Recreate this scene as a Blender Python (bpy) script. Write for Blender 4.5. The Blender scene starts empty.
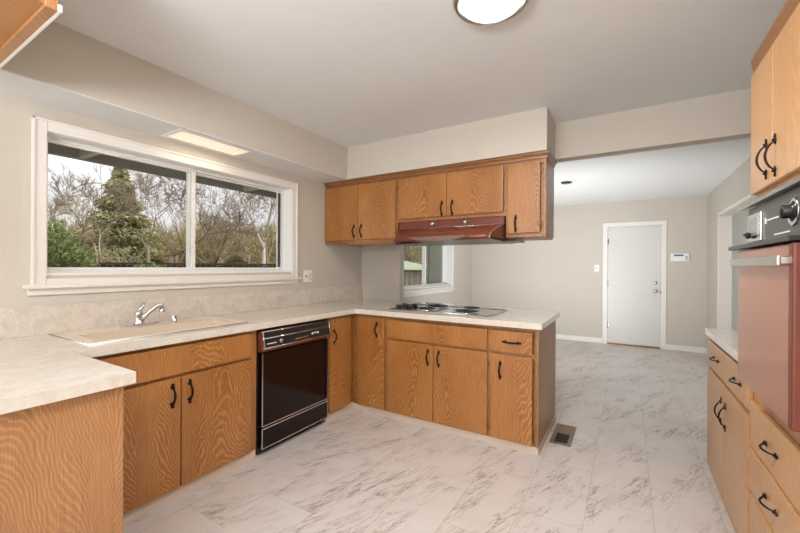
import bpy, bmesh, math, random
from mathutils import Vector, Matrix, Quaternion, noise as mnoise

S = bpy.context.scene
COL = S.collection
R = math.radians
PI = math.pi

# ------------------------------------------------------------------ camera
cam_d = bpy.data.cameras.new('camera')
cam = bpy.data.objects.new('camera', cam_d)
COL.objects.link(cam)
cam_d.sensor_width = 36.0
cam_d.lens = 374.09 / 800 * 36
cam_d.clip_start = 0.02
cam_d.clip_end = 300
cam.matrix_world = (Matrix.Translation((2.7285, 0, 1.2969)) @ Matrix.Rotation(0.5461, 4, 'Z')
                    @ Matrix.Rotation(PI / 2, 4, 'X') @ Matrix.Rotation(0.0061, 4, 'Z'))
S.camera = cam

# ------------------------------------------------------------------ world: bright overcast sky
w = bpy.data.worlds.new('overcast'); S.world = w; w.use_nodes = True
nt = w.node_tree; nt.nodes.clear()
wo = nt.nodes.new('ShaderNodeOutputWorld'); bg = nt.nodes.new('ShaderNodeBackground')
tc = nt.nodes.new('ShaderNodeTexCoord'); nz = nt.nodes.new('ShaderNodeTexNoise'); cr = nt.nodes.new('ShaderNodeValToRGB')
mp = nt.nodes.new('ShaderNodeMapping'); mp.inputs['Scale'].default_value = (1, 1, 3)
nz.inputs['Scale'].default_value = 2.2; nz.inputs['Detail'].default_value = 4
cr.color_ramp.elements[0].position = 0.35; cr.color_ramp.elements[0].color = (0.62, 0.60, 0.62, 1)
cr.color_ramp.elements[1].position = 0.65; cr.color_ramp.elements[1].color = (0.82, 0.80, 0.81, 1)
nt.links.new(tc.outputs['Generated'], mp.inputs['Vector']); nt.links.new(mp.outputs[0], nz.inputs['Vector'])
nt.links.new(nz.outputs['Fac'], cr.inputs['Fac']); nt.links.new(cr.outputs['Color'], bg.inputs['Color'])
bg.inputs['Strength'].default_value = 1.3
nt.links.new(bg.outputs[0], wo.inputs['Surface'])

# ------------------------------------------------------------------ large lights
def area(name, loc, rot, sx, sy, power, col=(1, 1, 1), spread=180):
    d = bpy.data.lights.new(name, 'AREA'); d.shape = 'RECTANGLE'; d.size = sx; d.size_y = sy
    d.energy = power; d.color = col; d.spread = R(spread)
    o = bpy.data.objects.new(name, d); COL.objects.link(o); o.location = loc; o.rotation_euler = rot
    return o
# unseen fill lamp added behind the camera, standing in for daylight
area('rear_fill', (1.9, -2.18, 1.5), (R(96), 0, 0), 3.0, 1.7, 48, (1.0, 0.985, 0.965))
# soft sun lamp added to brighten the garden under the overcast sky
sd_ = bpy.data.lights.new('garden_fill_sun', 'SUN'); sd_.energy = 2.2; sd_.angle = R(25); sd_.color = (1.0, 0.97, 0.92)
so_ = bpy.data.objects.new('garden_fill_sun', sd_); COL.objects.link(so_); so_.location = (5, 2, 8)
so_.rotation_euler = Vector((-1.0, -0.25, -0.85)).to_track_quat('-Z', 'Y').to_euler()
# unseen upward fill lamps added to brighten ceilings, behind the camera and the peninsula
area('added_fill_kitchen', (2.2, -1.1, 1.75), (R(172), 0, 0), 1.2, 0.9, 128, (0.96, 0.975, 1.0))
area('added_fill_dining', (1.75, 4.3, 0.35), (R(130), 0, 0), 1.3, 0.5, 42, (0.97, 0.98, 1.0), 130)
# unseen fill lamp added in the room beyond the cased opening
area('side_room_fill', (6.5, 4.2, 1.4), (R(90), 0, R(40)), 1.6, 2.0, 48, (0.95, 0.98, 1.0))

S.view_settings.view_transform = 'Standard'
S.view_settings.look = 'None'
S.view_settings.gamma = 1
S.view_settings.use_curve_mapping = False
S.view_settings.exposure = 0.08
S.cycles.max_bounces = 8
S.cycles.diffuse_bounces = 5
S.cycles.transparent_max_bounces = 12
S.cycles.use_denoising = True
S.cycles.sample_clamp_indirect = 4

# ------------------------------------------------------------------ materials
def lin(c):
    return tuple(((v / 255) / 12.92 if v / 255 <= 0.04045 else ((v / 255 + 0.055) / 1.055) ** 2.4) for v in c) + (1,)

def new_mat(name):
    m = bpy.data.materials.new(name); m.use_nodes = True
    n = m.node_tree; n.nodes.clear()
    out = n.nodes.new('ShaderNodeOutputMaterial'); b = n.nodes.new('ShaderNodeBsdfPrincipled')
    n.links.new(b.outputs[0], out.inputs['Surface'])
    return m, n, b

def plain(name, rgb, rough=0.5, metal=0.0, var=0.04, scale=8, bump=0.0, bscale=150, spec=0.5):
    m, n, b = new_mat(name)
    b.inputs['Roughness'].default_value = rough; b.inputs['Metallic'].default_value = metal
    b.inputs['Specular IOR Level'].default_value = spec
    t = n.nodes.new('ShaderNodeTexCoord'); z = n.nodes.new('ShaderNodeTexNoise')
    z.inputs['Scale'].default_value = scale; z.inputs['Detail'].default_value = 3
    n.links.new(t.outputs['Object'], z.inputs['Vector'])
    r = n.nodes.new('ShaderNodeValToRGB'); c = lin(rgb)
    r.color_ramp.elements[0].position = 0.3; r.color_ramp.elements[1].position = 0.7
    r.color_ramp.elements[0].color = tuple(v * (1 - var) for v in c[:3]) + (1,)
    r.color_ramp.elements[1].color = tuple(min(1, v * (1 + var)) for v in c[:3]) + (1,)
    n.links.new(z.outputs['Fac'], r.inputs['Fac']); n.links.new(r.outputs['Color'], b.inputs['Base Color'])
    if bump:
        z2 = n.nodes.new('ShaderNodeTexNoise'); z2.inputs['Scale'].default_value = bscale; z2.inputs['Detail'].default_value = 2
        n.links.new(t.outputs['Object'], z2.inputs['Vector'])
        bp = n.nodes.new('ShaderNodeBump'); bp.inputs['Strength'].default_value = bump; bp.inputs['Distance'].default_value = 0.002
        n.links.new(z2.outputs['Fac'], bp.inputs['Height']); n.links.new(bp.outputs[0], b.inputs['Normal'])
    return m

def mth(n, op, a, b=None, c=None):
    k = n.nodes.new('ShaderNodeMath'); k.operation = op
    for i, v in enumerate((a, b, c)):
        if v is None: continue
        if isinstance(v, (int, float)): k.inputs[i].default_value = v
        else: n.links.new(v, k.inputs[i])
    return k.outputs[0]

def oak(name, dark, mid, light, horizontal=False, A=150, B=17, rough=0.38, seedoff=0.0, contrast=1.0):
    """plain-sliced oak: contour lines of a parabolic height field, with fine pores along the grain"""
    m, n, b = new_mat(name)
    t = n.nodes.new('ShaderNodeTexCoord'); s = n.nodes.new('ShaderNodeSeparateXYZ')
    n.links.new(t.outputs['Object'], s.inputs[0])
    oi = n.nodes.new('ShaderNodeObjectInfo')
    rnd = mth(n, 'ADD', oi.outputs['Random'], seedoff)
    across = mth(n, 'ADD', s.outputs['X'], s.outputs['Y']); along = s.outputs['Z']
    if horizontal: across, along = along, across
    def noise(fa, fl, fr, detail):
        c = n.nodes.new('ShaderNodeCombineXYZ')
        n.links.new(mth(n, 'MULTIPLY', across, fa), c.inputs[0]); n.links.new(mth(n, 'MULTIPLY', along, fl), c.inputs[1])
        n.links.new(mth(n, 'MULTIPLY', rnd, fr), c.inputs[2])
        z = n.nodes.new('ShaderNodeTexNoise'); z.inputs['Scale'].default_value = 1.0; z.inputs['Detail'].default_value = detail
        n.links.new(c.outputs[0], z.inputs['Vector']); return z.outputs['Fac']
    n1 = noise(4.5, 1.3, 37.0, 1); n2 = noise(24.0, 13.0, 61.0, 2); n3 = noise(300.0, 10.0, 11.0, 2); n4 = noise(9.0, 4.0, 23.0, 2)
    cx = mth(n, 'MULTIPLY', mth(n, 'SUBTRACT', rnd, 0.5), 0.3)
    u = mth(n, 'SUBTRACT', across, cx)
    h = mth(n, 'MULTIPLY', mth(n, 'POWER', mth(n, 'ABSOLUTE', u), 1.6), A)
    h = mth(n, 'ADD', h, mth(n, 'MULTIPLY', along, B))
    h = mth(n, 'ADD', h, mth(n, 'MULTIPLY', n1, 19.0))
    h = mth(n, 'ADD', h, mth(n, 'MULTIPLY', n2, 2.0))
    sn = mth(n, 'MULTIPLY_ADD', mth(n, 'SINE', mth(n, 'MULTIPLY', h, 2 * PI)), 0.5, 0.5)
    sn = mth(n, 'POWER', sn, 2.2)
    amp = mth(n, 'MULTIPLY_ADD', n4, 0.9, 0.05)          # the figure fades in and out over the sheet
    f = mth(n, 'MULTIPLY', mth(n, 'MULTIPLY', mth(n, 'SUBTRACT', sn, 0.33), amp), 0.68 * contrast)
    f = mth(n, 'ADD', f, mth(n, 'MULTIPLY', mth(n, 'SUBTRACT', n3, 0.5), 0.75))
    f = mth(n, 'ADD', f, mth(n, 'MULTIPLY', mth(n, 'SUBTRACT', n1, 0.5), 0.5))
    f = mth(n, 'ADD', f, 0.5)
    r = n.nodes.new('ShaderNodeValToRGB'); e = r.color_ramp.elements
    e[0].position = 0.08; e[0].color = lin(dark); e[1].position = 0.95; e[1].color = lin(light)
    k = e.new(0.5); k.color = lin(mid)
    n.links.new(f, r.inputs['Fac']); n.links.new(r.outputs['Color'], b.inputs['Base Color'])
    b.inputs['Roughness'].default_value = rough
    b.inputs['Coat Weight'].default_value = 0.2; b.inputs['Coat Roughness'].default_value = 0.25
    bp = n.nodes.new('ShaderNodeBump'); bp.inputs['Strength'].default_value = 0.1; bp.inputs['Distance'].default_value = 0.001
    n.links.new(f, bp.inputs['Height']); n.links.new(bp.outputs[0], b.inputs['Normal'])
    return m

M = {}
M['oak'] = oak('honey_oak', (120, 70, 28), (156, 101, 48), (188, 138, 80), A=140, B=23)
M['oak_dark'] = oak('honey_oak_frame', (112, 68, 32), (144, 94, 48), (172, 124, 70), B=3, A=60, contrast=0.6)
M['oak_trim'] = oak('oak_moulding', (98, 60, 30), (130, 84, 44), (158, 110, 62), horizontal=True, B=2, A=300, contrast=0.6)
M['oak_lit'] = oak('lit_oak', (160, 112, 66), (186, 140, 92), (206, 166, 120), A=150, B=10, contrast=0.6, rough=0.33)  # same oak as elsewhere; brighter light on the right put into the colour
M['oak_lit_frame'] = oak('lit_oak_frame', (158, 108, 64), (184, 136, 88), (202, 158, 110), A=60, B=2, contrast=0.5, rough=0.35)  # frame copy of that oak, likewise coloured as if brightly lit
M['oak_plain'] = oak('oak_end_panel', (132, 88, 54), (160, 113, 72), (188, 142, 98), contrast=0.8, A=110, B=22, rough=0.4, seedoff=0.13)
M['gap'] = plain('dark_gap', (58, 28, 12), 0.8)
M['ceiling'] = plain('ceiling_paint', (223, 225, 225), 0.9, var=0.01, bump=0.15, bscale=60)
M['wall'] = plain('greige_paint', (201, 194, 183), 0.85, var=0.012, bump=0.12, bscale=90)
M['white'] = plain('white_trim_paint', (232, 229, 224), 0.45, var=0.01)
M['vinyl'] = plain('white_vinyl', (238, 238, 236), 0.35, var=0.01)
M['door_white'] = plain('white_door_paint', (214, 212, 208), 0.4, var=0.012)
M['toe'] = plain('vinyl_cove_base', (206, 190, 172), 0.55, var=0.03)
M['chrome'] = plain('chrome', (214, 214, 216), 0.12, 1.0, var=0.02)
M['steel'] = plain('brushed_steel', (196, 194, 190), 0.26, 1.0, var=0.05)
M['iron'] = plain('wrought_iron', (40, 30, 27), 0.42, 0.7, var=0.1)
M['brass'] = plain('aged_brass', (140, 100, 58), 0.4, 0.8)
M['coil'] = plain('burner_coil', (58, 54, 52), 0.45, 0.5)
M['black'] = plain('black_plastic', (22, 20, 20), 0.3)
M['black_gloss'] = plain('black_glass', (22, 10, 8), 0.08, spec=0.3)
M['copper'] = plain('coppertone_enamel', (108, 52, 36), 0.34, 0.12, var=0.08, scale=3)
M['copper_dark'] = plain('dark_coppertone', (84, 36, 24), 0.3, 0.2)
M['oven_glass'] = plain('coppertone_oven_glass', (176, 120, 96), 0.2, 0.45, var=0.03, scale=2)
M['oven_panel'] = plain('grey_control_panel', (92, 93, 92), 0.35, 0.5)
M['oven_clock'] = plain('clock_face', (150, 152, 148), 0.2, 0.3)
M['sink'] = plain('almond_enamel', (222, 206, 186), 0.22, var=0.02)
M['plate'] = plain('white_switch_plate', (240, 238, 232), 0.4)
M['slot'] = plain('dark_slot', (60, 56, 52), 0.6)
M['blue'] = plain('blue_display', (70, 104, 176), 0.3)
M['vent'] = plain('bronze_vent_metal', (118, 106, 92), 0.4, 0.5)
M['vent_dark'] = plain('dark_duct', (38, 28, 22), 0.8)
M['vent_wood'] = plain('vent_damper', (132, 96, 66), 0.6)
M['filter'] = plain('painted_reflection', (120, 96, 84), 0.35, 0.6, var=0.25, scale=120)  # tone of a reflection on the hood lip, painted on a plate
M['eave'] = plain('eave_paint', (164, 162, 156), 0.8, var=0.03)
M['rafter'] = plain('rafter_lit_tone', (214, 218, 206), 0.8, var=0.04)  # lit look of the rafters put into a lighter colour
M['stucco'] = plain('exterior_stucco', (176, 180, 164), 0.9, var=0.03, scale=20)
M['fence'] = plain('weathered_fence_wood', (128, 116, 100), 0.9, var=0.25, scale=14)
M['fence_dark'] = plain('dark_fence_wood', (62, 56, 46), 0.9, var=0.2)
M['roofing'] = plain('pale_green_roof', (176, 186, 160), 0.9, var=0.08, scale=5)
M['teal_wall'] = plain('sage_paint', (198, 200, 192), 0.85, var=0.01)
M['ground'] = plain('winter_grass', (134, 126, 108), 1.0, var=0.3, scale=2)
M['bark'] = plain('grey_bark', (160, 142, 126), 0.95, var=0.2, scale=12)
M['bark_dark'] = plain('dark_bark', (130, 112, 98), 0.95, var=0.2, scale=12)
M['bark_pale'] = plain('pale_bark', (226, 216, 202), 0.9, var=0.15, scale=9)
M['twig'] = plain('fine_twigs', (186, 172, 138), 0.95, var=0.25, scale=3)

def foliage(name, a, b_):
    m, n, b = new_mat(name)
    t = n.nodes.new('ShaderNodeTexCoord'); z = n.nodes.new('ShaderNodeTexNoise'); z.inputs['Scale'].default_value = 5
    z.inputs['Detail'].default_value = 5
    n.links.new(t.outputs['Object'], z.inputs['Vector'])
    r = n.nodes.new('ShaderNodeValToRGB'); r.color_ramp.elements[0].position = .35; r.color_ramp.elements[1].position = .65
    r.color_ramp.elements[0].color = lin(a); r.color_ramp.elements[1].color = lin(b_)
    n.links.new(z.outputs['Fac'], r.inputs['Fac']); n.links.new(r.outputs[0], b.inputs['Base Color'])
    b.inputs['Roughness'].default_value = 0.8
    return m
M['leaf_green'] = foliage('shrub_leaves', (112, 126, 72), (156, 166, 108))
M['leaf_conifer'] = foliage('conifer_needles', (158, 158, 116), (200, 194, 150))
M['leaf_olive'] = foliage('olive_brush', (168, 156, 112), (206, 194, 148))
M['leaf_brown'] = foliage('dry_brush', (172, 146, 124), (210, 184, 158))

# wood-free specials
def laminate(name, base, fleck, rough, sc=55):
    m, n, b = new_mat(name)
    t = n.nodes.new('ShaderNodeTexCoord')
    z = n.nodes.new('ShaderNodeTexNoise'); z.inputs['Scale'].default_value = sc; z.inputs['Detail'].default_value = 6; z.inputs['Roughness'].default_value = .7
    z2 = n.nodes.new('ShaderNodeTexNoise'); z2.inputs['Scale'].default_value = 9; z2.inputs['Detail'].default_value = 4; z2.inputs['Distortion'].default_value = 1.2
    n.links.new(t.outputs['Object'], z.inputs['Vector']); n.links.new(t.outputs['Object'], z2.inputs['Vector'])
    f = mth(n, 'ADD', mth(n, 'MULTIPLY', z.outputs['Fac'], .5), mth(n, 'MULTIPLY', z2.outputs['Fac'], .5))
    r = n.nodes.new('ShaderNodeValToRGB'); r.color_ramp.elements[0].position = .40; r.color_ramp.elements[1].position = .58
    r.color_ramp.elements[0].color = lin(fleck); r.color_ramp.elements[1].color = lin(base)
    n.links.new(f, r.inputs['Fac']); n.links.new(r.outputs[0], b.inputs['Base Color'])
    b.inputs['Roughness'].default_value = rough
    return m
M['laminate'] = laminate('beige_laminate', (223, 216, 206), (212, 203, 190), 0.2)
M['laminate'].node_tree.nodes['Principled BSDF'].inputs['Coat Weight'].default_value = 0.7
M['laminate'].node_tree.nodes['Principled BSDF'].inputs['Coat Roughness'].default_value = 0.12
M['splash'] = laminate('mottled_backsplash_laminate', (216, 206, 194), (198, 188, 175), 0.35, 60)

def floor_mat():
    m, n, b = new_mat('marble_vinyl_tile')
    t = n.nodes.new('ShaderNodeTexCoord')
    pos = t.outputs['Object']
    s = n.nodes.new('ShaderNodeSeparateXYZ'); n.links.new(pos, s.inputs[0])
    X, Y = s.outputs['X'], s.outputs['Y']
    W, L = 0.305, 0.61
    cx = mth(n, 'DIVIDE', mth(n, 'SUBTRACT', X, 2.85 - 20 * W), W)
    col = mth(n, 'FLOOR', cx); fx = mth(n, 'FRACT', cx)
    stag = mth(n, 'MULTIPLY', mth(n, 'MODULO', col, 2.0), 0.5)
    cy = mth(n, 'ADD', mth(n, 'DIVIDE', mth(n, 'SUBTRACT', Y, 2.66 - 20 * L), L), stag)
    row = mth(n, 'FLOOR', cy); fy = mth(n, 'FRACT', cy)
    ex = mth(n, 'MULTIPLY', mth(n, 'MINIMUM', fx, mth(n, 'SUBTRACT', 1.0, fx)), W)
    ey = mth(n, 'MULTIPLY', mth(n, 'MINIMUM', fy, mth(n, 'SUBTRACT', 1.0, fy)), L)
    edge = mth(n, 'MINIMUM', ex, ey)
    seam = mth(n, 'LESS_THAN', edge, 0.0016)
    # per tile offset
    tid = mth(n, 'ADD', mth(n, 'MULTIPLY', col, 12.9898), mth(n, 'MULTIPLY', row, 78.233))
    hsh = mth(n, 'FRACT', mth(n, 'MULTIPLY', mth(n, 'SINE', tid), 43758.5))
    # veins: stretched, rotated
    def vein(angle, sl, sa, off, dist, width):
        ca, sa_ = math.cos(angle), math.sin(angle)
        al = mth(n, 'ADD', mth(n, 'MULTIPLY', X, ca), mth(n, 'MULTIPLY', Y, sa_))
        ac = mth(n, 'SUBTRACT', mth(n, 'MULTIPLY', Y, ca), mth(n, 'MULTIPLY', X, sa_))
        c = n.nodes.new('ShaderNodeCombineXYZ')
        n.links.new(mth(n, 'MULTIPLY', al, sl), c.inputs[0]); n.links.new(mth(n, 'MULTIPLY', ac, sa), c.inputs[1])
        n.links.new(mth(n, 'ADD', mth(n, 'MULTIPLY', hsh, 9.0), off), c.inputs[2])
        z = n.nodes.new('ShaderNodeTexNoise'); z.inputs['Scale'].default_value = 1; z.inputs['Detail'].default_value = 6
        z.inputs['Roughness'].default_value = .62; z.inputs['Distortion'].default_value = dist
        n.links.new(c.outputs[0], z.inputs['Vector'])
        d = mth(n, 'ABSOLUTE', mth(n, 'SUBTRACT', z.outputs['Fac'], 0.5))
        v = mth(n, 'SUBTRACT', 1.0, mth(n, 'MINIMUM', mth(n, 'DIVIDE', d, width), 1.0))
        return v, z.outputs['Fac']
    a1, _ = vein(R(67), 2.2, 15.0, 0.0, 0.35, 0.028)
    a2, _ = vein(R(70), 4.0, 30.0, 4.0, 0.4, 0.035)
    _, mask = vein(R(64), 2.0, 5.0, 11.0, 0.3, 0.1)
    mk = n.nodes.new('ShaderNodeMapRange'); mk.inputs['From Min'].default_value = 0.45; mk.inputs['From Max'].default_value = 0.6
    n.links.new(mask, mk.inputs['Value'])
    v = mth(n, 'MULTIPLY', mth(n, 'ADD', mth(n, 'MULTIPLY', a1, 0.9), mth(n, 'MULTIPLY', a2, 0.6)), mk.outputs[0])
    soft = n.nodes.new('ShaderNodeTexNoise'); soft.inputs['Scale'].default_value = 4; n.links.new(pos, soft.inputs['Vector'])
    base = n.nodes.new('ShaderNodeMixRGB'); base.inputs[1].default_value = lin((196, 186, 180)); base.inputs[2].default_value = lin((210, 203, 199))
    n.links.new(soft.outputs['Fac'], base.inputs[0])
    m1 = n.nodes.new('ShaderNodeMixRGB'); m1.inputs[2].default_value = lin((118, 102, 88))
    n.links.new(mth(n, 'MINIMUM', mth(n, 'MULTIPLY', v, 0.85), 0.75), m1.inputs[0]); n.links.new(base.outputs[0], m1.inputs[1])
    m2 = n.nodes.new('ShaderNodeMixRGB'); m2.inputs[2].default_value = lin((150, 142, 134))
    n.links.new(mth(n, 'MULTIPLY', seam, 0.6), m2.inputs[0]); n.links.new(m1.outputs[0], m2.inputs[1])
    n.links.new(m2.outputs[0], b.inputs['Base Color'])
    b.inputs['Roughness'].default_value = 0.3
    b.inputs['Specular IOR Level'].default_value = 0.4
    return m
M['floor'] = floor_mat()

def glass_mat():
    m = bpy.data.materials.new('window_glass'); m.use_nodes = True; n = m.node_tree; n.nodes.clear()
    o = n.nodes.new('ShaderNodeOutputMaterial'); mx = n.nodes.new('ShaderNodeMixShader')
    tr = n.nodes.new('ShaderNodeBsdfTransparent'); gl = n.nodes.new('ShaderNodeBsdfGlossy'); gl.inputs['Roughness'].default_value = 0.02
    fr = n.nodes.new('ShaderNodeFresnel'); fr.inputs['IOR'].default_value = 1.3
    tr.inputs['Color'].default_value = (0.97, 0.98, 0.97, 1)
    n.links.new(mth(n, 'MULTIPLY', fr.outputs[0], 0.1), mx.inputs[0]); n.links.new(tr.outputs[0], mx.inputs[1]); n.links.new(gl.outputs[0], mx.inputs[2])
    n.links.new(mx.outputs[0], o.inputs['Surface'])
    return m
M['glass'] = glass_mat()

def screen_mat():
    m = bpy.data.materials.new('insect_screen'); m.use_nodes = True; n = m.node_tree; n.nodes.clear()
    o = n.nodes.new('ShaderNodeOutputMaterial'); mx = n.nodes.new('ShaderNodeMixShader'); mx.inputs[0].default_value = 0.35
    tr = n.nodes.new('ShaderNodeBsdfTransparent'); d = n.nodes.new('ShaderNodeBsdfDiffuse'); d.inputs['Color'].default_value = lin((120, 124, 112))
    n.links.new(tr.outputs[0], mx.inputs[1]); n.links.new(d.outputs[0], mx.inputs[2]); n.links.new(mx.outputs[0], o.inputs['Surface'])
    return m
M['screen'] = screen_mat()

def emis(name, col, st):
    m, n, b = new_mat(name)
    b.inputs['Base Color'].default_value = col; b.inputs['Emission Color'].default_value = col; b.inputs['Emission Strength'].default_value = st
    b.inputs['Roughness'].default_value = 0.4
    return m
M['lamp'] = emis('lit_diffuser', (1.0, 0.98, 0.95, 1), 3.0)
M['lamp_warm'] = emis('warm_lit_prismatic_lens', (1.0, 0.86, 0.68, 1), 0.45)

# ------------------------------------------------------------------ mesh helpers
class MB:
    """collects shapes in world coordinates; build() links them as ONE mesh object"""
    def __init__(self, fr=None):
        self.bm = bmesh.new(); self.fr = fr
    def P(self, p):
        return Vector(self.fr(*p)) if self.fr else Vector(p)
    def box(self, a0, a1, b0, b1, c0, c1, bev=0.0, seg=2):
        a0, a1 = min(a0, a1), max(a0, a1); b0, b1 = min(b0, b1), max(b0, b1); c0, c1 = min(c0, c1), max(c0, c1)
        v = [self.bm.verts.new(self.P((a, b, c))) for c in (c0, c1) for b in (b0, b1) for a in (a0, a1)]
        fs = [self.bm.faces.new([v[i] for i in q]) for q in ((0, 2, 3, 1), (4, 5, 7, 6), (0, 1, 5, 4), (2, 6, 7, 3), (0, 4, 6, 2), (1, 3, 7, 5))]
        bmesh.ops.recalc_face_normals(self.bm, faces=fs)
        if bev > 0:
            ed = list({e for f in fs for e in f.edges})
            bmesh.ops.bevel(self.bm, geom=ed, offset=bev, segments=seg, affect='EDGES', profile=0.6)
        return self
    def prism(self, pts, ext, bev=0.0):
        """pts: list of 3-D points (one planar polygon); ext: extrusion vector, in the frame's coordinates"""
        e = Vector(ext)
        a = [self.bm.verts.new(self.P(p)) for p in pts]; b = [self.bm.verts.new(self.P(Vector(p) + e)) for p in pts]
        fs = [self.bm.faces.new(a[::-1]), self.bm.faces.new(b)]
        k = len(pts)
        for i in range(k): fs.append(self.bm.faces.new((a[i], a[(i + 1) % k], b[(i + 1) % k], b[i])))
        bmesh.ops.recalc_face_normals(self.bm, faces=fs)
        if bev > 0:
            ed = list({x for f in fs for x in f.edges})
            bmesh.ops.bevel(self.bm, geom=ed, offset=bev, segments=2, affect='EDGES', profile=0.6)
        return self
    def tube(self, pts, rad, n=8, close=False, flat=1.0):
        pts = [self.P(p) for p in pts]; rs = rad if isinstance(rad, (list, tuple)) else [rad] * len(pts)
        rings = []; prev = None
        k = len(pts)
        for i, p in enumerate(pts):
            if close: t = pts[(i + 1) % k] - pts[i - 1]
            else: t = (pts[min(i + 1, k - 1)] - pts[max(i - 1, 0)])
            t.normalize()
            if prev is None:
                up = Vector((0, 0, 1)) if abs(t.z) < 0.9 else Vector((1, 0, 0))
                nrm = t.cross(up).normalized()
            else:
                nrm = (prev - t * prev.dot(t)).normalized()
            prev = nrm; bi = t.cross(nrm)
            rings.append([self.bm.verts.new(p + (nrm * math.cos(2 * PI * j / n) + bi * math.sin(2 * PI * j / n) * flat) * rs[i]) for j in range(n)])
        m = k if close else k - 1
        for i in range(m):
            A, B = rings[i], rings[(i + 1) % k]
            for j in range(n): self.bm.faces.new((A[j], A[(j + 1) % n], B[(j + 1) % n], B[j])).smooth = True
        if not close:
            self.bm.faces.new(rings[0][::-1]); self.bm.faces.new(rings[-1])
        return self
    def lathe(self, prof, org, axis=(0, 0, 1), n=24, sx=1.0):
        """prof: list of (radius, height along axis)"""
        org = Vector(org); ax = Vector(axis).normalized()
        e1 = ax.orthogonal().normalized(); e2 = ax.cross(e1)
        rings = []
        for r, h in prof:
            if r < 1e-6: rings.append([self.bm.verts.new(self.P(org + ax * h))])
            else: rings.append([self.bm.verts.new(self.P(org + ax * h + (e1 * math.cos(2 * PI * j / n) * sx + e2 * math.sin(2 * PI * j / n)) * r)) for j in range(n)])
        for A, B in zip(rings, rings[1:]):
            for j in range(n):
                q = [A[j % len(A)], A[(j + 1) % len(A)], B[(j + 1) % len(B)], B[j % len(B)]]
                q2 = []
                for x in q:
                    if x not in q2: q2.append(x)
                if len(q2) > 2: self.bm.faces.new(q2).smooth = True
        for rg, rv in ((rings[0], True), (rings[-1], False)):
            if len(rg) > 2: self.bm.faces.new(rg[::-1] if rv else rg)
        return self
    def build(self, name, mat, parent=None, origin=None, label=None, recalc=True):
        bm = self.bm
        if recalc: bmesh.ops.recalc_face_normals(bm, faces=bm.faces[:])
        me = bpy.data.meshes.new(name)
        if origin is None:
            lo = Vector([min(v.co[i] for v in bm.verts) for i in range(3)]); hi = Vector([max(v.co[i] for v in bm.verts) for i in range(3)])
            origin = (lo + hi) / 2
        else: origin = Vector(origin)
        bmesh.ops.translate(bm, verts=bm.verts[:], vec=-origin)
        bm.to_mesh(me); bm.free()
        me.materials.append(mat)
        o = bpy.data.objects.new(name, me); COL.objects.link(o)
        if parent is not None:
            o.parent = parent; o.location = origin - WO[parent.name]
        else: o.location = origin
        WO[o.name] = origin.copy()
        if label: o['label'] = label
        return o
WO = {}

def thing(name, label, cat, loc, group=None):
    o = bpy.data.objects.new(name, None); COL.objects.link(o); o.location = loc; o.empty_display_size = 0.1
    WO[o.name] = Vector(loc)
    o['label'] = label; o['category'] = cat
    if group: o['group'] = group
    return o
def tag(o, label, cat, group=None):
    o['label'] = label; o['category'] = cat
    if group: o['group'] = group
    return o
def struct(o):
    o['kind'] = 'structure'; return o

# frames: (u along the face, v out of the face, z up)
XF = 0.598       # face plane of the sink run, looking +x
YF = 2.699        # face plane of the peninsula, looking -y
YU = 2.967        # face plane of the wall cabinets, looking -y
XR = 3.189        # face plane of the right run, looking -x
def f_left(u, v, z): return (XF + v, u, z)
def f_pen(u, v, z): return (u, YF - v, z)
def f_up(u, v, z): return (u, YU - v, z)
def f_right(u, v, z): return (XR - v, u, z)

# ------------------------------------------------------------------ SETTING
WX = 3.7665      # right wall
FAR = 7.31
CEIL = 2.486
DCEIL = 2.41
BACK = -2.3
struct(MB().box(-0.2, 7.2, BACK - 0.2, FAR + 0.2, -0.1, 0).build('floor', M['floor'], origin=(0, 0, 0)))
struct(MB().box(-0.2, WX + 0.2, BACK - 0.2, 3.36, CEIL, CEIL + 0.12).build('ceiling', M['ceiling']))
struct(MB().box(-0.2, 7.2, 3.37, FAR + 0.2, DCEIL, DCEIL + 0.12).build('ceiling_dining', M['ceiling']))

# left wall with its two window openings
W1 = dict(y0=0.682, y1=2.559, z0=1.184, z1=2.088)
W2 = dict(y0=3.95, y1=6.32, z0=0.91, z1=2.06)
cs = 0.075  # casing overlaps the opening edge
mb = MB()
def wall_x(mb, x0, x1, ya, yb, za, zb, holes):
    y = ya
    for (h0, h1, k0, k1) in holes:
        mb.box(x0, x1, y, h0, za, zb); mb.box(x0, x1, h0, h1, za, k0); mb.box(x0, x1, h0, h1, k1, zb); y = h1
    mb.box(x0, x1, y, yb, za, zb)
wall_x(mb, -0.20, 0, BACK - 0.2, FAR, 0, 2.6, [(W1['y0'] + .06, W1['y1'] - .06, W1['z0'] + .06, W1['z1'] - .06),
                                      (W2['y0'] + .06, W2['y1'] - .06, W2['z0'] + .06, W2['z1'] - .06)])
struct(mb.build('wall_left', M['wall']))
# far wall (door closed inside it)
DX0, DX1, DZ = 2.43, 3.20, 2.0
mb = MB(); mb.box(-0.16, DX0, FAR, FAR + 0.14, 0, 2.6); mb.box(DX1, 7.2, FAR, FAR + 0.14, 0, 2.6); mb.box(DX0, DX1, FAR, FAR + 0.14, DZ, 2.6)
struct(mb.build('wall_far', M['wall']))
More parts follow.
